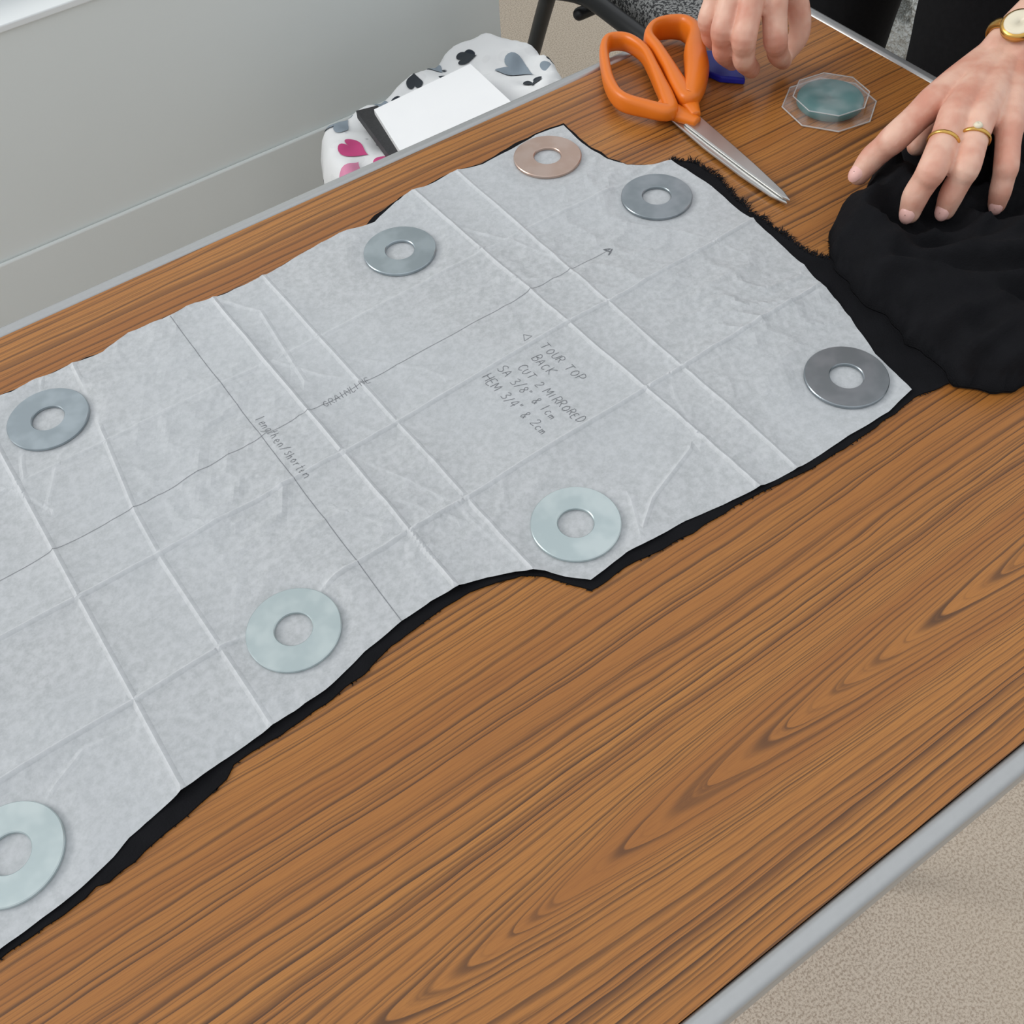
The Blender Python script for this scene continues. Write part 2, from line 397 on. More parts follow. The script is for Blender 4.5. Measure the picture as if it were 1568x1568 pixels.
def ribbon(polylines,w,step=.0010,lift=.00022):
    vv=[];ff=[]
    for q in polylines:
        P=[]
        for a,b in zip(q[:-1],q[1:]):
            A=Vector(a);B=Vector(b);k=max(1,int((B-A).length/step)); P+=[A.lerp(B,j/k) for j in range(k)]
        P.append(Vector(q[-1]))
        for i,p in enumerate(P):
            t=(P[min(i+1,len(P)-1)]-P[max(i-1,0)])
            t=t.normalized() if t.length>0 else Vector((1,0)); s=Vector((-t.y,t.x))*w/2
            o=len(vv)
            for g in (-1,1):
                x,y=p.x+g*s.x,p.y+g*s.y; vv.append((x,y,on_paper(x,y)+lift))
            if i: ff.append((o-2,o,o+1,o-1))
    return vv,ff
def strip(name,pts,w=.0005,mat=None):
    v,f=ribbon([M(pts)],w,.001); return mesh_obj(name,v,f,mat or MAT_PENCIL_L,pat)
strip('grain_line',[(-300,521),(-94,527),(438,542)],.00030)
strip('lengthen_shorten_line',[(106,694),(111,338)],.00036)
strip('arrow_head',[(438,542),(433,545),(436,539),(432,537),(439,541)],.0009,MAT_PENCIL)
strip('notch_mark',[(322,503),(326,497),(318,496),(322,503)],.00035)
GL={'T':[[(0,1),(.7,1)],[(.35,1),(.32,0)]],'O':[[(.3,1),(.05,.7),(.05,.25),(.3,0),(.55,.25),(.57,.7),(.3,1)]],'U':[[(0,1),(.03,.25),(.28,0),(.5,.25),(.55,1)]],
'R':[[(0,0),(.02,1),(.4,.95),(.48,.72),(.35,.52),(.03,.48)],[(.2,.5),(.52,0)]],'P':[[(0,0),(.02,1),(.4,.95),(.48,.72),(.35,.5),(.03,.46)]],'B':[[(0,0),(.02,1),(.36,.95),(.4,.7),(.05,.53),(.42,.45),(.45,.15),(.3,0),(0,0)]],
'A':[[(0,0),(.3,1),(.58,0)],[(.12,.38),(.48,.38)]],'C':[[(.55,.85),(.3,1),(.06,.7),(.06,.28),(.3,0),(.55,.15)]],'K':[[(0,1),(0,0)],[(.5,1),(.04,.45),(.52,0)]],'2':[[(.03,.78),(.2,1),(.45,.85),(.4,.55),(0,0),(.5,.02)]],
'M':[[(0,0),(.05,1),(.33,.3),(.62,1),(.68,0)]],'I':[[(.1,1),(.1,0)]],'E':[[(.45,1),(.02,1),(.02,0),(.47,0)],[(.02,.52),(.36,.52)]],'D':[[(0,0),(.02,1),(.35,.9),(.52,.5),(.35,.08),(0,0)]],
'S':[[(.5,.88),(.28,1),(.06,.8),(.15,.55),(.42,.42),(.48,.18),(.25,0),(.02,.12)]],'3':[[(.03,.9),(.3,1),(.45,.8),(.2,.54),(.48,.35),(.4,.06),(.02,.05)]],'/':[[(0,-.1),(.42,1.05)]],'8':[[(.25,.52),(.06,.75),(.25,1),(.44,.75),(.25,.52),(.03,.26),(.25,0),(.47,.26),(.25,.52)]],
'"':[[(.05,1.05),(.03,.8)],[(.2,1.05),(.18,.8)]],'&':[[(.5,0),(.12,.75),(.25,1),(.38,.78),(.05,.25),(.2,0),(.5,.35)]],'1':[[(.1,1),(.1,0)]],'c':[[(.4,.5),(.2,.6),(.04,.3),(.2,0),(.42,.1)]],'m':[[(0,.55),(.02,0)],[(.02,.4),(.15,.55),(.25,.4),(.26,0)],[(.26,.4),(.4,.55),(.5,.4),(.52,0)]],
'H':[[(0,1),(0,0)],[(.5,1),(.5,0)],[(0,.5),(.5,.52)]],'4':[[(.35,0),(.35,1),(0,.35),(.5,.35)]],'N':[[(0,0),(.02,1),(.5,0),(.53,1)]],'L':[[(.02,1),(0,0),(.42,.02)]],'G':[[(.52,.85),(.3,1),(.05,.7),(.05,.25),(.3,0),(.52,.2),(.52,.45),(.32,.45)]],' ':[],
'a':[[(.38,.55),(.15,.6),(.03,.25),(.18,0),(.38,.3),(.38,.6),(.42,0)]],'e':[[(.04,.3),(.38,.35),(.25,.6),(.05,.35),(.18,0),(.42,.1)]],'n':[[(0,.55),(.02,0)],[(.02,.4),(.2,.58),(.33,.4),(.35,0)]],'l':[[(.1,1),(.08,0)]],'g':[[(.38,.5),(.15,.6),(.05,.3),(.2,.05),(.38,.3),(.38,.55),(.36,-.3),(.1,-.35)]],'t':[[(.15,.95),(.15,.05),(.3,0)],[(0,.62),(.32,.62)]],'h':[[(0,1),(.02,0)],[(.02,.4),(.2,.58),(.33,.4),(.35,0)]],
's':[[(.35,.52),(.18,.6),(.08,.42),(.32,.2),(.2,0),(.02,.08)]],'o':[[(.2,.58),(.03,.3),(.2,0),(.38,.3),(.2,.58)]],'r':[[(0,.55),(.02,0)],[(.02,.35),(.15,.55),(.3,.52)]],'u':[[(0,.55),(.03,.1),(.2,0),(.35,.2)],[(.36,.55),(.38,0)]],'p':[[(0,.55),(0,-.35)],[(0,.45),(.2,.58),(.38,.3),(.2,0),(0,.1)]]}
rnd=random.Random(3)
def note(name,body,x,y,size,rot,w=.00034,mat=None):
    pl=[];cx=0.0;ca,sa=math.cos(rot),math.sin(rot)
    for ch in body:
        g=GL.get(ch,[]); jx,jy,js=rnd.uniform(-.05,.05),rnd.uniform(-.08,.08),rnd.uniform(.88,1.12); mx=.35
        for st in g:
            L=[]
            for a,b in st:
                mx=max(mx,a); lx=(cx+(a+.12*b)*js+jx)*size; ly=(b*js+jy+rnd.uniform(-.03,.03))*size
                L.append((x*K/1000+lx*ca-ly*sa,y*K/1000+lx*sa+ly*ca))
            if len(L)>2: L=[(p.x,p.y) for p in catmull([(a,b,0) for a,b in L],3)]
            pl.append(L)
        cx+=mx+.28
    v,f=ribbon(pl,w,.0008); mesh_obj(name,v,f,mat or MAT_PENCIL,pat)
r=-math.pi/2+.04
note('note_line_1','TOUR TOP',324,484,.0060,r); note('note_line_2','BACK',311,477,.0060,r); note('note_line_3','CUT 2 MIRRORED',297,476,.0057,r)
note('note_line_4','SA 3/8" & 1cm',284,484,.0062,r); note('note_line_5','HEM 3/4" & 2cm',270,484,.0062,r)
note('note_grain','GRAINLINE',160,531,.0052,.03,.0003); note('note_lengthen','lengthen/shorten',112,552,.0062,r,.0003)

# ------------------------------------------------------------ steel washers
mats=[MAT_WC,MAT_WD,MAT_WM,MAT_WD,MAT_WM,MAT_W,MAT_W,MAT_W]  # one steel throughout; tints carry each washer's painted reflection
ri=.0103; t_=.0026; b_=.0005
prof=[(ri+b_,0),(WR-b_,0),(WR,b_),(WR,t_-b_),(WR-b_,t_),(ri+b_,t_),(ri,t_-b_),(ri,b_)]
for i,c in enumerate(WASH):
    v,f=lathe(prof,(0,0,0),96)
    o=mesh_obj('steel_washer' if i==0 else 'steel_washer.%03d'%i,v,f,mats[i])
    o.location=(c[0],c[1],PZ+.0001); o.rotation_euler=(0,0,random.random()*6)

# ------------------------------------------------------------ scissors
sc=empty('fabric_scissors')
def z3(l,z): return [V(a/1000,b/1000,0)+Vector((0,0,z)) for a,b in l]
hl=z3([(590,650),(577,668),(567,692),(574,718),(590,746),(607,770),(621,779),(634,768),(634,742),(623,714),(612,690),(602,668)],.0115)
v1=sweep(hl,[.012,.010,.0085,.0085,.008,.008,.008,.008,.008,.0085,.010,.012],[.012,.014,.016,.016,.016,.016,.016,.016,.016,.015,.014,.012],True,18)
v2=sweep(z3([(604,626),(600,642),(597,656),(594,668)],.008),[.008,.013,.015,.010],[.007,.009,.011,.012])
v,f=merge([v1,v2]); mesh_obj('handle_lower',v,f,MAT_ORANGE,sc,True)
hr=z3([(614,652),(630,662),(650,682),(668,706),(688,730),(690,752),(670,764),(650,754),(642,730),(633,704),(622,676)],.0135)
v1=sweep(hr,[.013,.017,.020,.018,.012,.009,.009,.009,.009,.010,.013],[.013,.019,.024,.026,.025,.022,.020,.019,.018,.016,.014],True,18)
v2=sweep(z3([(607,632),(613,646),(618,658),(622,670)],.010),[.007,.013,.017,.014],[.007,.009,.012,.014])
v,f=merge([v1,v2]); mesh_obj('handle_upper',v,f,MAT_ORANGE,sc,True)
def blade(name,pts,z0,z1):
    q=z3(pts,0);n=len(q); v=[(p.x,p.y,TZ+z0) for p in q]+[(p.x,p.y,TZ+z1) for p in q]
    f=[tuple(range(n))[::-1],tuple(range(n,2*n))]+[(i,(i+1)%n,n+(i+1)%n,n+i) for i in range(n)]
    o=mesh_obj(name,v,f,MAT_STEEL,sc); b=o.modifiers.new('bevel','BEVEL'); b.width=.0007; b.segments=2; return o
blade('blade_lower',[(608,664),(594,660),(592,640),(588,600),(586,550),(587,510),(591,494),(595,500),(600,550),(605,600),(609,640)],.0022,.0044)
blade('blade_upper',[(602,668),(616,668),(615,645),(610,600),(604,550),(597,505),(593,493),(591,500),(592,550),(594,600),(596,640)],.0045,.0068)
v,f=lathe([(0.0002,0),(.0058,0),(.0058,.0022),(.0045,.0032),(.0002,.0034)],(*M([(604,636)])[0],TZ+.0066),32); mesh_obj('pivot_screw',v,f,MAT_ORANGE,sc,True)

# ------------------------------------------------------------ tailor's chalk in clear blister
ck=empty('tailors_chalk_pack'); cx,cy=M([(726,580)])[0]
v,f=lathe([(.0002,0),(.0245,0),(.0255,.001),(.0255,.005),(.0245,.0062),(.0002,.0062)],(cx,cy,TZ+.0015),64); mesh_obj('chalk_disc',v,f,MAT_TEAL,ck,True)
def octo(r,z,rot=.2): return [(cx+r*math.cos(rot+i*math.pi/4),cy+r*math.sin(rot+i*math.pi/4),z) for i in range(8)]
rings=[octo(.037,TZ+.0006),octo(.0365,TZ+.0012),octo(.031,TZ+.0014),octo(.0295,TZ+.010),octo(.026,TZ+.0115)]
v=[p for r_ in rings for p in r_]; f=[(i*8+k,i*8+(k+1)%8,(i+1)*8+(k+1)%8,(i+1)*8+k) for i in range(4) for k in range(8)]+[tuple(range(32,40))]
mesh_obj('clear_blister',v,f,MAT_CLEAR,ck)
def octrim(name,r,z,w):
    P=octo(r,z)+[octo(r,z)[0]]; parts=[]
    for a,b in zip(P[:-1],P[1:]): parts.append(tube([Vector(a),Vector(b)],[w,w],2,8))
    v,f=merge(parts); mesh_obj(name,v,f,MAT_RIM,ck,True)
octrim('blister_rim_outer',.0368,TZ+.0012,.0006); octrim('blister_rim_inner',.0297,TZ+.0100,.0005)
q=M([(666,704),(672,672),(688,654),(700,672),(706,702),(690,720)]); q=densify(q,.006); n=len(q)
v=[(a,b,TZ+.0004) for a,b in q]+[(a,b,TZ+.006) for a,b in q]; f=[tuple(range(n))[::-1],tuple(range(n,2*n))]+[(i,(i+1)%n,n+(i+1)%n,n+i) for i in range(n)]
o=mesh_obj('blue_tailors_chalk',v,f,MAT_BLUE); b=o.modifiers.new('bevel','BEVEL'); b.width=.0015; b.segments=3

# ------------------------------------------------------------ person
per=empty('person_in_black')
IDX=M3([(702,458,72),(658,454,60),(647,462,42),(637,463,30)]); MID=M3([(693,429,80),(644,403,66),(634,404,45),(630,402,32)])
RNG=M3([(703,413,80),(666,389,66),(657,388,45),(654,387,32)]); PNK=M3([(723,398,72),(700,376,58),(694,370,42),(693,368,30)])
WL=M3([(781,458,75)])[0]
u=K/1000
def finger(ch,s=1.0):
    """phalanges narrower than the knuckle joints"""
    a,b,c,d=ch
    P=[a,a.lerp(b,.5),b,b.lerp(c,.5),c,d]; R=[12.6*u*s,11.2*u*s,11.3*u*s,10.1*u*s,10.0*u*s,8.2*u*s]
    return tube(P,R,4)
parts=[finger(IDX,1.06),finger(MID,1.04),finger(RNG,.98),finger(PNK,.87)]
for ch,ws,r0 in ((IDX,(781,470,74),13.5),(MID,(785,463,76),13.0),(RNG,(787,456,76),12.5),(PNK,(788,449,75),12.0)):
    w=M3([ws])[0]; mid=(w+ch[0])/2+Vector((0,0,.0015)); parts.append(tube([w,mid,ch[0]],[15*u,14*u,r0*u]))
for a,b in ((IDX,MID),(MID,RNG),(RNG,PNK)):
    parts.append(tube([(a[0]+b[0])/2+Vector((.010,0,-.003)),WL+Vector((0,0,-.003))],[11.5*u,14*u]))
parts.append(tube(M3([(778,462,62),(752,474,47),(724,470,36),(703,461,30)]),[15*u,13*u,10.5*u,8.5*u]))
EL=M3([(1020,440,220)])[0]
fa=[WL+Vector((0,0,0)),M3([(826,459,96)])[0],M3([(900,452,142)])[0],EL]
parts.append(tube([p+Vector((0,.006,0)) for p in fa],[18*u,21*u,31*u,38*u])); parts.append(tube([p+Vector((0,-.006,0)) for p in fa],[18*u,21*u,31*u,38*u]))
blend_obj('left_hand_and_forearm',parts,MAT_SKIN,per,.0012,4,.5)
def nail(name,a,b,r):
    d=(b-a).normalized(); up=Vector((-.25,0,1)); nrm=(up-d*up.dot(d)).normalized(); s=d.cross(nrm)
    c=b+nrm*r*.70; vv=[];ff=[];N=16
    for ring,(k,hh) in enumerate(((1.0,0),(.8,.28),(.45,.42),(.05,.46))):
        for i in range(N):
            t=2*math.pi*i/N; vv.append(c+d*math.cos(t)*r*1.0*k+s*math.sin(t)*r*.78*k+nrm*r*hh)
    for q in range(3):
        for i in range(N): ff.append((q*N+i,q*N+(i+1)%N,(q+1)*N+(i+1)%N,(q+1)*N+i))
    mesh_obj(name,vv,ff,MAT_NAIL,per,True)
for nm,ch,s in (('index',IDX,1.03),('middle',MID,1.03),('ring',RNG,.98),('little',PNK,.87)): nail('left_%s_nail'%nm,ch[2],ch[3],8.0*u*s)
def torus_obj(name,c,axis,R1,R2,r,mat,side=None,N=40,n2=10):
    axis=axis.normalized(); s=(side or Vector((0,1,0))); s=(s-axis*s.dot(axis)).normalized(); w=axis.cross(s); vv=[];ff=[]
    for i in range(N):
        t=2*math.pi*i/N; rad=(s*math.cos(t)*R1+w*math.sin(t)*R2); rn=rad.normalized()
        for k in range(n2):
            a=2*math.pi*k/n2; vv.append(c+rad+rn*math.cos(a)*r*.6+axis*math.sin(a)*r)
    for i in range(N):
        for k in range(n2): ff.append((i*n2+k,((i+1)%N)*n2+k,((i+1)%N)*n2+(k+1)%n2,i*n2+(k+1)%n2))
    return mesh_obj(name,vv,ff,mat,per,True)
c=MID[0].lerp(MID[1],.52); torus_obj('gold_ring_middle',c,MID[1]-MID[0],11.8*u,11.8*u,.0015,MAT_GOLD)
c=RNG[0].lerp(RNG[1],.42); torus_obj('gold_ring_band',c,RNG[1]-RNG[0],11.6*u,11.6*u,.0015,MAT_GOLD)
v,f=lathe([(.0001,0),(.0025,0),(.0032,.0012),(.002,.0028),(.0001,.003)],tuple(c+Vector((-.001,0,11.2*u))),12); mesh_obj('ring_stone',v,f,MAT_DIAL,per,True)
ax=(fa[1]-fa[0]).normalized(); wc=fa[0].lerp(fa[1],.45)
torus_obj('watch_strap',wc,ax,.0245,.0185,.0045,MAT_GOLD)
nrm=(Vector((0,0,1))-ax*ax.z).normalized()
def disc(name,c,nr,r,h,mat):
    v,f=lathe([(.0001,0),(r,0),(r,h*.7),(r*.9,h),(.0001,h)],(0,0,0),40); rot=Vector((0,0,1)).rotation_difference(nr).to_matrix(); mesh_obj(name,[rot@p+c for p in v],f,mat,per,True)
disc('watch_case',wc+nrm*.0185,nrm,.0125,.005,MAT_GOLD); disc('watch_dial',wc+nrm*.0225,nrm,.0102,.0016,MAT_DIAL)
# right hand, fingers curled to pinch the chalk
RI=M3([(696,640,86),(690,626,58),(706,634,34),(728,646,14)]); RM=M3([(679,651,92),(660,636,66),(668,640,40),(690,650,18)])
RR=M3([(671,667,92),(652,656,68),(660,660,42),(682,668,20)]); RP=M3([(668,684,88),(656,680,66),(668,686,42),(688,692,22)])
RW=M3([(742,706,135)])[0]
parts=[finger(RI),finger(RM,1.03),finger(RR,.97),finger(RP,.86)]
for ch,off in ((RI,(6,-12,2)),(RM,(2,-4,2)),(RR,(-2,4,1)),(RP,(-6,12,0))):
    w=RW+Vector([o_*u for o_ in off]); parts.append(tube([w,(w+ch[0])/2+Vector((-.002,0,.003)),ch[0]],[15*u,14*u,12.5*u]))
parts.append(tube(M3([(738,698,122),(740,672,88),(746,656,58),(746,648,34),(736,650,16)]),[15*u,14.5*u,11*u,10*u,8.2*u]))
ER=M3([(950,830,262)])[0]; d=(ER-RW)
for s in (-.006,.006):
    o_=Vector((-.6*s,.8*s,0)); parts.append(tube([RW+o_,RW+d*.2+o_,RW+d*.6+o_,ER+o_],[18*u,20*u,31*u,38*u]))
blend_obj('right_hand_and_forearm',parts,MAT_SKIN,per,.0012,4,.5)
nail('right_thumb_nail',M3([(746,648,34)])[0],M3([(736,650,16)])[0],8*u)
def P(*a): return V(*a)
SL=P(1.14,.575,.50);SR=P(1.20,.935,.50)
B=[tube([P(1.13,.775,.08),P(1.15,.765,.2),P(1.165,.755,.34),P(1.16,.755,.46)],[.125*K,.105*K,.12*K,.09*K]),
   tube([P(1.12,.69,.08),P(1.13,.86,.08)],[.1*K,.095*K]),
   tube([P(1.155,.66,.36),P(1.175,.85,.36)],[.1*K,.1*K]),
   tube([SL,P(1.165,.755,.53),SR],[.058*K,.062*K,.058*K]),
   tube([P(1.15,.755,.5),P(1.13,.755,.57)],[.06*K,.05*K]),
   tube([SL,SL.lerp(EL,.5),EL,EL.lerp(fa[2],.35)],[.058*K,.052*K,.047*K,.045*K]),
   tube([SR,SR.lerp(ER,.5),ER,ER-d*.15],[.058*K,.052*K,.047*K,.045*K]),
   tube([P(1.10,.665,.07),P(1.07,.645,-.15),P(1.09,.645,-.38),P(1.12,.65,-.60),P(1.13,.66,-.83)],[.1*K,.088*K,.062*K,.058*K,.045*K]),
   tube([P(1.11,.87,.07),P(1.09,.885,-.15),P(1.10,.89,-.38),P(1.13,.89,-.60),P(1.14,.89,-.83)],[.09*K,.072*K,.058*K,.055*K,.045*K])]
blend_obj('black_clothes',B,MAT_CLOTH,per,.007,4,.5)
for nm,yy,xx in (('left',.66,1.13),('right',.89,1.14)):
    v,f=merge([tube([P(xx+.03,yy,FL+.045),P(xx-.04,yy,FL+.04),P(xx-.14,yy,FL+.03)],[.042*K,.04*K,.03*K])]); mesh_obj('%s_shoe'%nm,[Vector((p.x,p.y,max(p.z,.001))) for p in v],f,MAT_CLOTH,per,True)
H=[tube([P(1.13,.755,.55),P(1.10,.755,.65)],[.05*K,.048*K]),tube([P(1.07,.755,.80),P(1.05,.755,.74),P(1.015,.755,.675)],[.098*K,.09*K,.045*K]),tube([P(.968,.755,.755),P(.945,.755,.73)],[.012*K,.015*K]),
   tube([P(1.07,.665,.735),P(1.075,.66,.765)],[.014*K,.018*K]),tube([P(1.07,.845,.735),P(1.075,.85,.765)],[.014*K,.018*K])]
blend_obj('head_and_neck',H,MAT_SKIN,per,.004,3,.5)
for s,nm in ((-1,'left'),(1,'right')):
    v,f=tube([P(.975,.755+s*.036,.775),P(.974,.755+s*.036,.775)],[.014*K]*2); mesh_obj(nm+'_eye',v,f,MAT_EYE,per,True)
    v,f=tube([P(.963,.755+s*.036,.772),P(.962,.755+s*.036,.772)],[.006*K]*2); mesh_obj(nm+'_iris',v,f,MAT_IRIS,per,True)
v,f=tube([P(.968,.73,.695),P(.960,.755,.697),P(.968,.78,.695)],[.005*K,.008*K,.005*K]); mesh_obj('mouth',v,f,MAT_LIP,per,True)
Hr=[tube([P(1.10,.755,.86),P(1.11,.755,.80),P(1.15,.755,.72),P(1.17,.755,.62)],[.085*K,.1*K,.075*K,.05*K]),tube([P(1.04,.72,.88),P(1.08,.66,.82),P(1.11,.655,.70)],[.03*K,.035*K,.03*K]),tube([P(1.04,.79,.88),P(1.08,.85,.82),P(1.11,.855,.70)],[.03*K,.035*K,.03*K])]
blend_obj('hair',Hr,MAT_HAIR,per,.005,3,.5)

# ------------------------------------------------------------ bunched black fabric under the left hand
def mound(name,outline,step,hfun,z0,mat,parent=None,jit=0.0):
    pl=densify(outline,step,jit); xy,tri=sheet(pl,step); n=len(pl)
    dd=polydist(xy[:,0],xy[:,1],pl); dd[:n]=0
    z=hfun(xy[:,0],xy[:,1],dd)
    m=len(xy); v=[(a,b,z0+c) for (a,b),c in zip(xy,z)]+[(a,b,z0) for a,b in xy]
    f=list(tri)+[(i,(i+1)%n,m+(i+1)%n,m+i) for i in range(n)]+[tuple(m+i for i in t)[::-1] for t in tri]
    return mesh_obj(name,v,f,mat,parent,True)
bones=[]
for ch in (IDX,MID,RNG,PNK):
    for a,b in zip(ch[:-1],ch[1:]): bones.append((a,b,.0098))
    bones.append((ch[0],WL,.0145))
tb=M3([(778,462,62),(752,474,47),(724,470,36),(703,461,30)])
for a,b in zip(tb[:-1],tb[1:]): bones.append((a,b,.0115))
bones.append((WL,fa[1],.0195)); bones.append((fa[1],fa[2],.024))
def pile_h(x,y,dd):
    e=np.clip(dd/.020,0,1); e=np.sqrt(1-(1-e)**2)
    def fold(a,b):
        wx=a+.012*noise.noise(Vector((a*16,b*16,2))); wy=b+.012*noise.noise(Vector((a*16,b*16,22)))
        s1=1-2*abs(noise.noise(Vector(((wx*.75+wy*.95)*30,(wx-wy)*7,4.0)))); s2=1-2*abs(noise.noise(Vector((wx*20,wy*34,14.0))))
        return s1,s2
    F=np.array([fold(a,b) for a,b in zip(x,y)])
    h=e*(.010+.018*F[:,0]+.009*F[:,1])+.0012; h=np.maximum(h,.0012)
    for a,b,r in bones:
        L=(b.x-a.x)**2+(b.y-a.y)**2+1e-9; t=np.clip(((x-a.x)*(b.x-a.x)+(y-a.y)*(b.y-a.y))/L,0,1)
        d=np.hypot(x-a.x-t*(b.x-a.x),y-a.y-t*(b.y-a.y)); zc=a.z+t*(b.z-a.z)-TZ-.0014-r-.0004
        h=np.where(d<.012,np.maximum(h,np.minimum(zc,.045)*e*np.clip(1-d/.012,0,1)),h)
    for a,b,r in bones:
        L=(b.x-a.x)**2+(b.y-a.y)**2+1e-9; t=np.clip(((x-a.x)*(b.x-a.x)+(y-a.y)*(b.y-a.y))/L,0,1)
        d=np.hypot(x-a.x-t*(b.x-a.x),y-a.y-t*(b.y-a.y)); zc=a.z+t*(b.z-a.z)-TZ-.0014-r-.0004
        lim=np.maximum(zc,.0012)+np.clip(d-r*.95,0,1)**2*90
        h=np.minimum(h,lim)
    return h
pile=M([(594,446),(580,432),(564,412),(562,395),(552,372),(556,345),(546,318),(549,295),(541,268),(554,252),(568,240),(600,233),(640,224),(720,218),(790,226),(822,256),(824,380),(822,500),(775,502),(735,492),(700,480),(664,472),(640,456),(616,456)])
mound('bunched_black_fabric',pile,.0035,pile_h,TZ+.0014,MAT_FAB,None,.003)

# ------------------------------------------------------------ room
def carpet():
    m=NT('beige_carpet'); p=m.pos(); a=m.noise(p,330.0,2,.7); b=m.noise(p,2.5,2)
    c=m.mix(m.smooth(a,.34,.60),srgb(170,154,138),srgb(214,201,185)); c=m.mix(m.smooth(b,.3,.7,0,.25),c,srgb(204,186,162)); m.set(col=c,rough=.95,spec=.1); m.bump(a,.5,.002); return m.m
def wallm():
    m=NT('painted_wall'); p=m.pos(); a=m.noise(p,3.0,3); b=m.noise(p,300.0,2)
    m.set(col=m.mix(a,srgb(220,225,222),srgb(230,234,232)),rough=.5,spec=.35); m.bump(b,.1,.0005); return m.m
MC=carpet();MW=wallm(); MWH=simple('white_gloss_paint',srgb(232,235,235),.35,0,20,.02)
box('floor',-2.2,3.6,-1.6,4.0,-.03,0,MC)
WY=1.4*K; WX=.887*K; sill=TZ-.066*K
box('wall_back',-2.2,WX,WY,WY+.12,0,sill-.008,MW)
box('wall_return',WX-.12,WX,WY+.12,4.0,0,2.4,MW)
box('wall_far',WX,3.6,4.0,4.1,0,2.4,MW)
box('wall_above_window',-2.2,WX,WY,WY+.12,2.15,2.4,MW)
box('wall_pier',WX-.14,WX,WY,WY+.12,sill-.008,2.15,MW)
box('trim_1',-2.2,WX-.02,WY-.006,WY,0,TZ-.367*K,MW,None,.003)
wn=empty('window_1')
box('sill',-2.2,WX-.14,WY-.004,WY+.16,sill-.008,sill,MWH,wn,.002)
for i,xx in enumerate((-2.2,-1.3,-.4,WX-.19)): box('mullion_%d'%(i+1),xx,xx+.05,WY+.06,WY+.11,sill,2.15,MWH,wn,.004)
box('frame_top',-2.2,WX-.14,WY+.06,WY+.11,2.1,2.15,MWH,wn,.004); box('frame_bottom',-2.2,WX-.14,WY+.06,WY+.11,sill,sill+.05,MWH,wn,.004)

# ------------------------------------------------------------ stool with patterned bag
MBLK=simple('black_painted_metal',(.012,.012,.013),.4)
st=empty('black_stool')
sz=TZ-.372*K
box('seat',.50*K,.83*K,1.00*K,1.29*K,sz-.03,sz,MBLK,st,.01,3)
for i,(a,b) in enumerate(((.53,1.03),(.80,1.03),(.53,1.26),(.80,1.26))):
    v,f=tube([V(a,b,-.40),V(a,b,-.6),Vector((a*K,b*K,.011))],[.011]*3,3); mesh_obj('leg_%d'%(i+1),v,f,MBLK,st,True)
def bagm():
    m=NT('leaf_print_cotton'); p=m.pos()
    w=m.n('ShaderNodeVectorMath',operation='ADD'); m.t.links.new(p,w.inputs[0]); nz=m.n('ShaderNodeTexNoise'); m.t.links.new(p,nz.inputs['Vector']); nz.inputs['Scale'].default_value=14
    s2=m.n('ShaderNodeVectorMath',operation='SCALE'); m.t.links.new(nz.outputs['Color'],s2.inputs[0]); s2.inputs['Scale'].default_value=.03; m.t.links.new(s2.outputs[0],w.inputs[1])
    vo=m.n('ShaderNodeTexVoronoi'); m.t.links.new(w.outputs[0],vo.inputs['Vector']); vo.inputs['Scale'].default_value=42; vo.inputs['Randomness'].default_value=.85
    sp=m.n('ShaderNodeSeparateColor'); m.t.links.new(vo.outputs['Color'],sp.inputs[0])
    rp=m.n('ShaderNodeValToRGB'); m.t.links.new(sp.outputs[0],rp.inputs[0]); rp.color_ramp.interpolation='CONSTANT'
    e=rp.color_ramp.elements; e[0].position=0; e[0].color=(*srgb(46,52,60),1); e[1].position=.2; e[1].color=(*srgb(140,152,162),1)
    q=e.new(.4); q.color=(*srgb(225,226,226),1); q=e.new(.9); q.color=(*srgb(50,58,66),1)
    msk=m.smooth(vo.outputs['Distance'],.34,.38,1,0)
    c=m.mix(msk,srgb(230,231,231),rp.outputs[0]); m.set(col=c,rough=.8,spec=.2); return m.m
bg=empty('patterned_bag')
bo=M([(424,1100),(436,1180),(462,1236),(480,1262),(520,1262),(565,1266),(616,1280),(680,1300),(739,1315),(800,1315),(838,1290),(848,1240),(850,1186),(834,1120),(826,1010),(640,1000),(450,1004)])
def bag_h(x,y,dd):
    e=np.clip(dd/.022,0,1); e=np.sqrt(1-(1-e)**2); nn=np.array([noise.noise(Vector((a*16,b*16,3)))+.6*noise.noise(Vector((a*40,b*40,6))) for a,b in zip(x,y)])
    return e*(.088+.014*nn)+.004
bag_pl=densify(bo,.007,.003)
mound('bag_body',bo,.007,bag_h,sz,bagm(),bg,.003)
def bagz(x,y):
    x=np.array(x);y=np.array(y); return sz+bag_h(x,y,polydist(x,y,bag_pl))
def leaf(name,cx,cy,s,rot,mat):
    N=40; outl=[]
    for i in range(N):
        t=2*math.pi*i/N; hx=16*math.sin(t)**3/17; hy=(13*math.cos(t)-5*math.cos(2*t)-2*math.cos(3*t)-math.cos(4*t))/17
        hx*=.8; ca,sa=math.cos(rot),math.sin(rot); outl.append((cx*u+s*u*(hx*ca-hy*sa),cy*u+s*u*(hx*sa+hy*ca)))
    xy,tri=sheet(outl,.003); z=bagz(xy[:,0],xy[:,1])+.0012
    mesh_obj(name,[(a,b,c) for (a,b),c in zip(xy,z)],tri,mat,bg,True)
LG=simple('grey_leaf_print',srgb(138,150,160),.8); LB=simple('dark_leaf_print',srgb(44,50,56),.8); pk=simple('pink_print',srgb(196,66,124),.7); pp2=simple('pale_pink_print',srgb(216,136,168),.7)
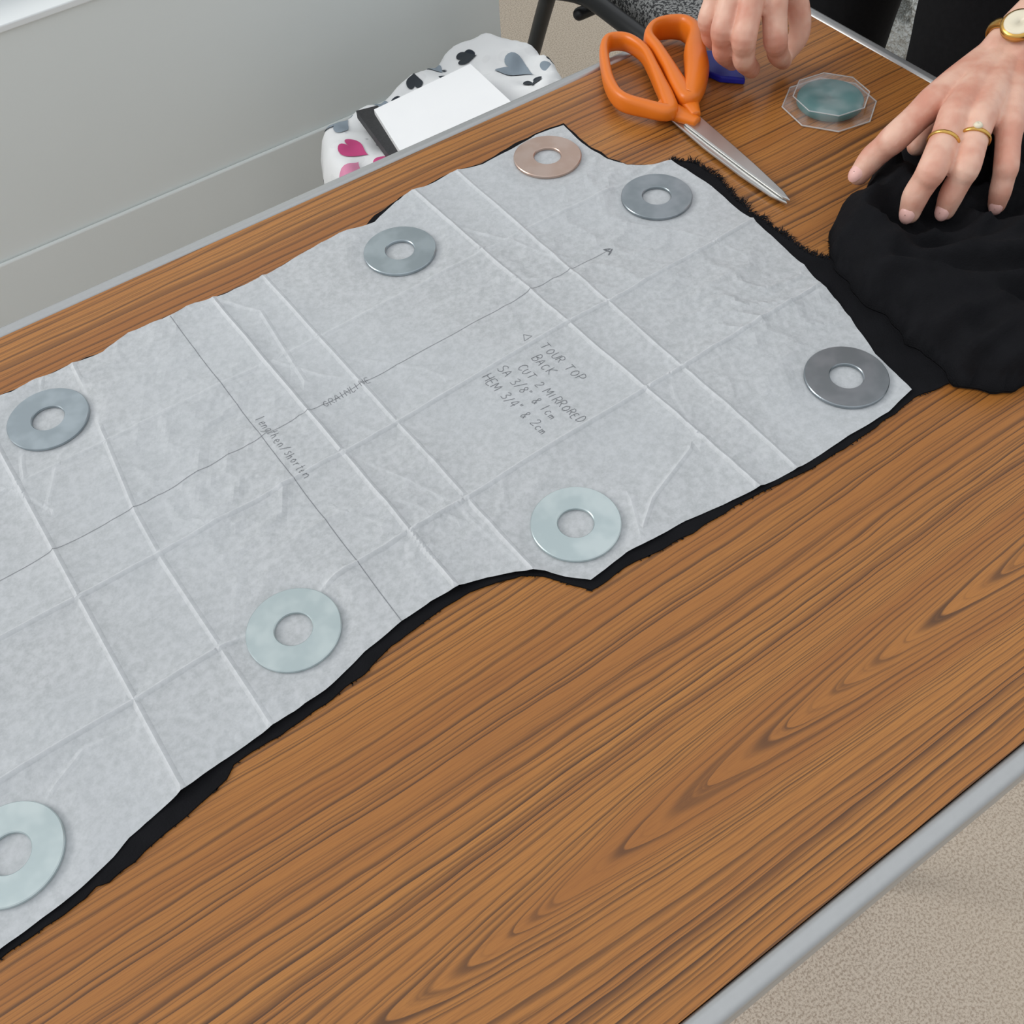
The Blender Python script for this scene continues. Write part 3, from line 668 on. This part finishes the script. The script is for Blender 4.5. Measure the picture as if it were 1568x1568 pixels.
leaf('leaf_1',780,1200,34,.4,LG); leaf('leaf_2',500,1225,24,2.0,LG); leaf('leaf_3',735,1262,18,1.2,LB); leaf('leaf_4',640,1250,16,2.6,LB); leaf('leaf_5',770,1140,18,-.6,LB); leaf('leaf_6',690,1275,16,.2,LG); leaf('leaf_7',580,1240,16,.8,LG)
leaf('pink_motif_1',488,1160,24,.5,pk); leaf('pink_motif_2',462,1120,24,2.2,pp2); leaf('pink_motif_3',505,1110,18,1.2,pk)
def slab(name,pts,z,t,mat,parent,bend=0):
    q=M(pts); q=densify(q,.02);n=len(q); v=[(a,b,TZ+z*K) for a,b in q]+[(a,b,TZ+z*K+t) for a,b in q]
    f=[tuple(range(n))[::-1],tuple(range(n,2*n))]+[(i,(i+1)%n,n+(i+1)%n,n+i) for i in range(n)]
    return mesh_obj(name,v,f,mat,parent)
slab('white_packet',[(542,1190),(706,1200),(698,1091),(690,1040),(520,1040),(522,1091)],-.247,.012,simple('white_glossy_packet',srgb(252,253,254),.2,0,30,.02),bg)
slab('black_notebook',[(526,1214),(556,1206),(546,1150),(536,1040),(504,1040),(510,1100)],-.252,.010,simple('black_spotted_cover',(.02,.02,.022),.5,0,400,.9),bg)

# ------------------------------------------------------------ chair beyond the table
ch=empty('upholstered_chair')
def spk():
    m=NT('speckled_grey_upholstery'); a=m.noise(m.pos(),260.0,2,.7); m.set(col=m.mix(m.smooth(a,.44,.56),(.03,.03,.032),srgb(150,150,148)),rough=.9); return m.m
MS=spk()
box('seat_cushion',1.045*K,1.46*K,1.10*K,1.50*K,TZ-.33*K,TZ-.275*K,MS,ch,.015,4)
for nm,xx in (('near',1.018),('off',1.48)):
    v,f=tube([V(xx-.03,1.40,-.30),V(xx,1.345,-.30),V(xx+.003,1.25,-.305),V(xx,1.13,-.31)],[.012]*4,4); mesh_obj('seat_rail_'+nm,v,f,MBLK,ch,True)
    v,f=tube([V(xx-.03,1.40,-.30),V(xx-.005,1.49,-.45),V(xx+.05,1.72,FL+.014)],[.0115]*3,4); mesh_obj('rear_leg_'+nm,v,f,MBLK,ch,True)
    v,f=tube([V(xx,1.13,-.31),V(xx+.01,1.12,-.5),V(xx+.02,1.12,FL+.014)],[.0115]*3,4); mesh_obj('front_leg_'+nm,v,f,MBLK,ch,True)
for a,b in (('front_bar',1.14),('rear_bar',1.36)):
    v,f=tube([V(1.018,b,-.335),V(1.48,b,-.335)],[.009]*2,3); mesh_obj(a,v,f,MBLK,ch,True)

# ------------------------------------------------------------ crumpled clear carrier bag on the floor
def pbm():
    m=NT('clear_polythene'); a=m.noise(m.pos(),22,4,.7); m.set(col=m.mix(m.smooth(a,.38,.55),srgb(130,132,128),srgb(240,240,236)),rough=.15,spec=.9); m.bump(a,1.0,.03); return m.m
def pb_h(x,y,dd):
    e=np.clip(dd/.06,0,1); e=np.sqrt(1-(1-e)**2); return e*(.36+.03*np.array([noise.noise(Vector((a*25,b*25,3))) for a,b in zip(x,y)]))+.002
mound('plastic_carrier_bag',M([(1560,1050),(1700,980),(1900,1030),(2020,1250),(1940,1420),(1780,1430),(1620,1250)]),.012,pb_h,.001,pbm(),None,.006)

# ------------------------------------------------------------ light
w=bpy.data.worlds.new('overcast_sky'); scene.world=w; w.use_nodes=True; wt=w.node_tree; bgd=wt.nodes['Background']
tc=wt.nodes.new('ShaderNodeTexCoord'); sx=wt.nodes.new('ShaderNodeSeparateXYZ'); wt.links.new(tc.outputs['Generated'],sx.inputs[0])
mr=wt.nodes.new('ShaderNodeMapRange'); wt.links.new(sx.outputs[2],mr.inputs[0]); mr.inputs[1].default_value=-.1; mr.inputs[2].default_value=.9; mr.inputs[3].default_value=.58; mr.inputs[4].default_value=1.0
wt.links.new(mr.outputs[0],bgd.inputs[1]); bgd.inputs[0].default_value=(.93,.965,1.0,1)
def sun(name,d,e,ang,col):
    l=bpy.data.lights.new(name,'SUN'); l.energy=e; l.angle=math.radians(ang); l.color=col; o=bpy.data.objects.new(name,l); link(o)
    o.rotation_euler=Vector(d).to_track_quat('-Z','Y').to_euler(); o.location=(0,1,3)
sun('daylight',(.85,-.60,-.66),1.6,28,(1,.985,.96))

# ------------------------------------------------------------ camera
cd=bpy.data.cameras.new('camera'); cam=bpy.data.objects.new('camera',cd); link(cam); scene.camera=cam
cd.sensor_width=36; cd.lens=36*1603.7/1568; cd.clip_start=.02
R=Matrix(((0.8216,.48313,-.30259),(-.56769,.64502,-.51154),(-.05196,.59206,.80422)))
q=R.to_quaternion().normalized(); cam.rotation_mode='QUATERNION'; cam.rotation_quaternion=q; cam.location=(0,0,TZ+.58*K)
